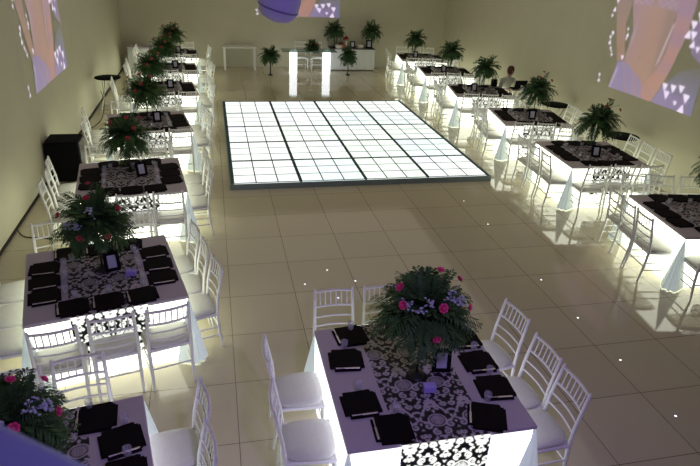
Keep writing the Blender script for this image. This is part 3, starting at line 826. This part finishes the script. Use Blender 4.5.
for s0, s1, n_ in (((-.78, -.25), (.78, -.25), 30), ((.78, -.25), (.78, .25), 10), ((.78, .25), (-.78, .25), 30), ((-.78, .25), (-.78, -.25), 10)):
    for i in range(n_): ring.append((s0[0] + (s1[0] - s0[0]) * i / n_, s0[1] + (s1[1] - s0[1]) * i / n_))
K = len(ring)
for j, z in enumerate((.72, .4, .03)):
    for i, (x, y) in enumerate(ring):
        k_ = 1 + .012 * j * math.sin(i * 1.3); vs.append((x * k_, y * (1 + .03 * j * math.sin(i * 1.3)), z))
for j in range(2):
    for i in range(K): fs.append((j * K + i, j * K + (i + 1) % K, (j + 1) * K + (i + 1) % K, (j + 1) * K + i))
m.add(vs, fs, True); m.build('cloth_skirt', 'table_white', dt)
bt = tag(empty('corner_table', (-2.5, 10.75, 0)), 'small white cloth covered table in the far left corner', 'table')
MB().box(-.36, .36, -.3, .3, .72, .76, ch=.005).build('tabletop', 'cloth', bt); MB().box(-.35, .35, -.29, .29, .01, .72, ch=.01).build('cloth_skirt', 'table_white', bt)
# things on the buffet and the head table
def item(name, m, mname, loc, lab, cat):
    o = m.build(name, mname); o.location = loc; return tag(o, lab, cat)
def cake(loc, lab):
    t = tag(empty('cake', loc), lab, 'cake')
    MB().lathe([(0, 0), (.13, 0), (.13, .015), (0, .015)], 20).build('stand', 'silver', t)
    MB().lathe([(0, .015), (.11, .015), (.115, .03), (.115, .10), (.105, .11), (0, .112)], 20).build('sponge', 'cream', t)
cake((4.06, 10.99, .75), 'low cream cake on the left end of the buffet table')
item('gift_box', MB().box(-.06, .06, -.05, .05, 0, .16, ch=.006), 'brown', (4.20, 11.25, .75), 'reddish brown box beside the cake on the buffet table', 'box')
v = tag(empty('flower_vase', (4.34, 11.15, .75)), 'white vase with a ball of red flowers on the buffet table', 'vase')
MB().lathe([(.05, 0), (.06, .02), (.045, .10), (.07, .22), (.06, .22), (0, .21)], 16).build('vase', 'cream', v)
m = MB()
for k in range(14):
    a1 = rnd.uniform(0, 6.28); e1 = rnd.uniform(-.4, 1.5); rose_mb(m, (.07 * math.cos(a1) * math.cos(e1), .07 * math.sin(a1) * math.cos(e1), .29 + .07 * math.sin(e1)), .04, (math.cos(a1), math.sin(a1), .6 + e1), rnd)
m.build('flowers', 'red', v)
item('gift_box', MB().box(-.07, .07, -.05, .05, 0, .12, ch=.006), 'rose_dull', (4.24, 11.0, .75), 'dull red box in front of the flower vase on the buffet table', 'box')
cake((4.85, 11.1, .75), 'low cream cake in the middle of the buffet table')
put_frame((4.56, 11.05, .753), R(-12), 'small black frame beside the vase on the buffet table', 1.1)
put_frame((5.15, 11.02, .753), R(-12), 'black frame on the right end of the buffet table', 1.35)
put_plant('RF', (3.62, 11.22 - .2 + .1, .75), 'tall dark palm arrangement at the left end of the buffet table', .4, .98, 'tall palm arrangements by the back wall') if False else None
put_plant('RF', (3.90, 11.06, .753), 'tall dark palm arrangement at the left end of the buffet table', .4, .98)
put_plant('RF', (5.22, 11.02, .753), 'tall dark palm arrangement at the right end of the buffet table', 1.4, .98)
plantkinds['F'] = dict(name='potted_palm', args=dict(seed=21, leafm='leaf2', nfr=70, rad=.36, height=.60, lwid=.022, droop=3.4, stemr=.02))
put_plant('F', (1.60, 10.06, 0), 'small potted palm standing on the floor left of the glass head table', 0, 1.05, 'floor palms by the head table')
put_plant('F', (4.22, 10.12, 0), 'small potted palm standing on the floor in front of the buffet table', 1, 1.05, 'floor palms by the head table')
plantkinds['B'] = dict(name='flower_arrangement', args=dict(seed=23, leafm='leaf2', nfr=80, rad=.30, height=.10, lwid=.022, droop=1.5, rosem='rose_dull', roses=[(-.05, -.14, .2), (.1, -.14, .2)]))
put_plant('B', (3.05, 10.45, .757), 'low green flower arrangement in the middle of the glass head table', 0, .95, 'head table flowers')

# ------------------------------------------------------------------ seated person with laptop by the right wall
def seated_person(loc, rz):
    t = tag(empty('person', loc, rz), 'seated person in a pale shirt with dark red hair leaning over a laptop', 'person')
    J = {'pelvis': ((0, 0, .52), .13), 'waist': ((0, .03, .66), .115), 'chest': ((0, .08, .85), .135), 'neck0': ((0, .12, 1.0), .065), 'neck': ((0, .15, 1.06), .05),
         'head': ((0, .19, 1.14), .075), 'crown': ((0, .19, 1.22), .078), 'top': ((0, .185, 1.265), .05)}
    E_ = [('pelvis', 'waist'), ('waist', 'chest'), ('chest', 'neck0'), ('neck0', 'neck'), ('neck', 'head'), ('head', 'crown'), ('crown', 'top')]
    for s_, n_ in ((-1, 'l'), (1, 'r')):
        J.update({'sh' + n_: ((s_ * .17, .09, .95), .06), 'el' + n_: ((s_ * .23, .17, .70), .042), 'wr' + n_: ((s_ * .12, .36, .72), .028), 'ha' + n_: ((s_ * .10, .42, .73), .022),
                  'hp' + n_: ((s_ * .10, .03, .50), .10), 'kn' + n_: ((s_ * .12, .43, .50), .065), 'ca' + n_: ((s_ * .12, .44, .30), .05), 'an' + n_: ((s_ * .12, .42, .09), .035), 'to' + n_: ((s_ * .13, .58, .035), .03)})
        E_ += [('chest', 'sh' + n_), ('sh' + n_, 'el' + n_), ('el' + n_, 'wr' + n_), ('wr' + n_, 'ha' + n_), ('pelvis', 'hp' + n_), ('hp' + n_, 'kn' + n_), ('kn' + n_, 'ca' + n_), ('ca' + n_, 'an' + n_), ('an' + n_, 'to' + n_)]
        for q in range(5):   # fingers
            fx = s_ * .10 + (q - 2) * .014
            J[f'f{n_}{q}'] = ((fx, .455 if q else .44, .728), .008); J[f'g{n_}{q}'] = ((fx * 1.05 - s_ * .005, .48 + .01 * (q in (2, 3)) - (.02 if q == 0 else 0), .715), .007)
            E_ += [('ha' + n_, f'f{n_}{q}'), (f'f{n_}{q}', f'g{n_}{q}')]
    keys = list(J); me = bpy.data.meshes.new('body')
    me.from_pydata([J[k][0] for k in keys], [(keys.index(a), keys.index(b_)) for a, b_ in E_], [])
    ob = bpy.data.objects.new('body', me); col.objects.link(ob)
    sk = ob.modifiers.new('skin', 'SKIN'); me.skin_vertices.new() if not me.skin_vertices else None
    for i, k in enumerate(keys):
        r_ = J[k][1]; me.skin_vertices[0].data[i].radius = (r_, r_)
    me.skin_vertices[0].data[0].use_root = True
    sb = ob.modifiers.new('sub', 'SUBSURF'); sb.levels = 2; sb.render_levels = 2
    bpy.context.view_layer.update()
    dg = bpy.context.evaluated_depsgraph_get(); me2 = bpy.data.meshes.new_from_object(ob.evaluated_get(dg))
    bpy.data.objects.remove(ob); me2.name = 'body'
    for n_ in ('skin', 'shirt', 'trousers'): me2.materials.append(M[n_])
    for p in me2.polygons:
        c = p.center; p.use_smooth = True
        if c.z > 1.035 or (c.y > .35 and c.z > .66): p.material_index = 0
        elif c.z > .60: p.material_index = 1
        else: p.material_index = 2
    b_ = bpy.data.objects.new('body', me2); col.objects.link(b_); b_.parent = t
    h = MB()   # hair cap
    h.lathe([(.0, .125), (.05, .115), (.085, .07), (.095, .02), (.09, -.04), (.07, -.09), (.06, -.06)], 16, Matrix.Translation((0, .165, 1.185)))
    h.build('hair', 'hair', t)
    fc = MB()
    for s_ in (-1, 1): fc.lathe([(0, -.009), (.009, 0), (0, .009)], 8, Matrix.Translation((s_ * .028, .262, 1.175)))
    fc.build('eyes', 'black_plastic', t)
    ns = MB().tube([(0, .262, 1.185), (0, .285, 1.155), (0, .265, 1.145)], [.008, .013, .008], 6); ns.build('nose', 'skin', t)
    MB().tube([(-.022, .262, 1.12), (0, .27, 1.118), (.022, .262, 1.12)], .005, 6).build('mouth', 'rose_dull', t)
    return t
seated_person((7.42, 4.92, 0), math.pi)
place_chair(7.42, 4.90, math.pi, 'white chair under the seated person by the right wall')
st = tag(empty('side_table', (7.50, 4.37, 0)), 'small dark side table under the laptop in front of the seated person', 'table')
MB().box(-.2, .2, -.14, .14, .77, .79, ch=.004).build('tabletop', 'wood_dark', st)
for x in (-.18, .18):
    for y in (-.12, .12): MB().tube([(x, y, 0), (x, y, .77)], .01, 6).build('leg', 'chrome', st)
lp = tag(empty('laptop', (7.50, 4.40, .792), math.pi), 'open black laptop in front of the seated person by the right wall', 'laptop')
MB().box(-.165, .165, -.11, .12, 0, .016, ch=.003).build('keyboard_base', 'black_plastic', lp)
MB().box(-.165, .165, 0, .01, 0, .23, Matrix.Translation((0, .12, .014)) @ Matrix.Rotation(R(-14), 4, 'X'), ch=.003).build('screen', 'black_plastic', lp)
mo = tag(empty('desk_speaker', (7.02, 4.80, .753), R(10)), 'small black speaker on the back corner of the right row fourth table', 'speaker')
MB().box(-.07, .07, -.05, .05, 0, .19, ch=.006).build('cabinet', 'black_plastic', mo); MB().lathe([(.05, 0), (.045, .004), (.02, -.002), (0, 0)], 16, Matrix.Translation((0, -.051, .08)) @ Matrix.Rotation(R(90), 4, 'X')).build('cone', 'grill', mo)


# ------------------------------------------------------------------ hanging lilac lamp head, close to the gallery
hl = tag(empty('hanging_lamp', (.40, -4.0, 3.40)), 'rounded lilac lamp head hanging in the air before the back wall picture', 'lamp')
mx = Matrix.Rotation(R(14), 4, 'Y') @ Matrix.Rotation(R(6), 4, 'X')
MB().lathe([(0, -.165), (.07, -.16), (.13, -.14), (.17, -.10), (.188, -.03), (.19, .05), (.18, .12), (.15, .17), (.08, .20), (0, .205)], 32, mx).build('housing', 'lilac', hl)
MB().lathe([(.186, -.052), (.1925, -.046), (.1925, -.040), (.187, -.034)], 32, mx).build('seam_ring', 'lilac_dark', hl)
MB().tube([(0, 0, .19), (0, 0, ZC - 3.44)], .012, 8).build('hanging_rod', 'lilac_dark', hl)
MB().lathe([(.06, ZC - 3.44 - .03), (.06, ZC - 3.44)], 16).build('ceiling_plate', 'lilac_dark', hl)

# ------------------------------------------------------------------ small glowing discs lying on the floor
for x, y, lab in [(3.93, -.95, 'farthest of the line of tiny white floor dots right of the foreground table'), (3.95, -1.92, 'second farthest tiny white floor dot in the line below the dance floor'),
                  (3.92, -3.69, 'third farthest tiny white floor dot in the line right of foreground table'), (3.91, -4.60, 'middle tiny white floor dot in the line beside the foreground chairs'),
                  (3.92, -5.42, 'second nearest tiny white floor dot in the line right of foreground chairs'), (3.92, -6.28, 'nearest tiny white floor dot of the line, at lower right'),
                  (1.12, -3.05, 'farthest of four tiny white floor dots behind the foreground table'), (.77, -3.37, 'left one of four tiny white floor dots behind the foreground table'),
                  (1.43, -3.38, 'right one of four tiny white floor dots behind the foreground table'), (1.13, -3.75, 'nearest of four tiny white floor dots behind the foreground table')]:
    o = MB().lathe([(0, 0), (.011, 0), (.012, .002), (0, .004)], 10).build('floor_dot', 'dot'); o.location = (x, y, 0); tag(o, lab, 'floor light', 'tiny white floor dots')
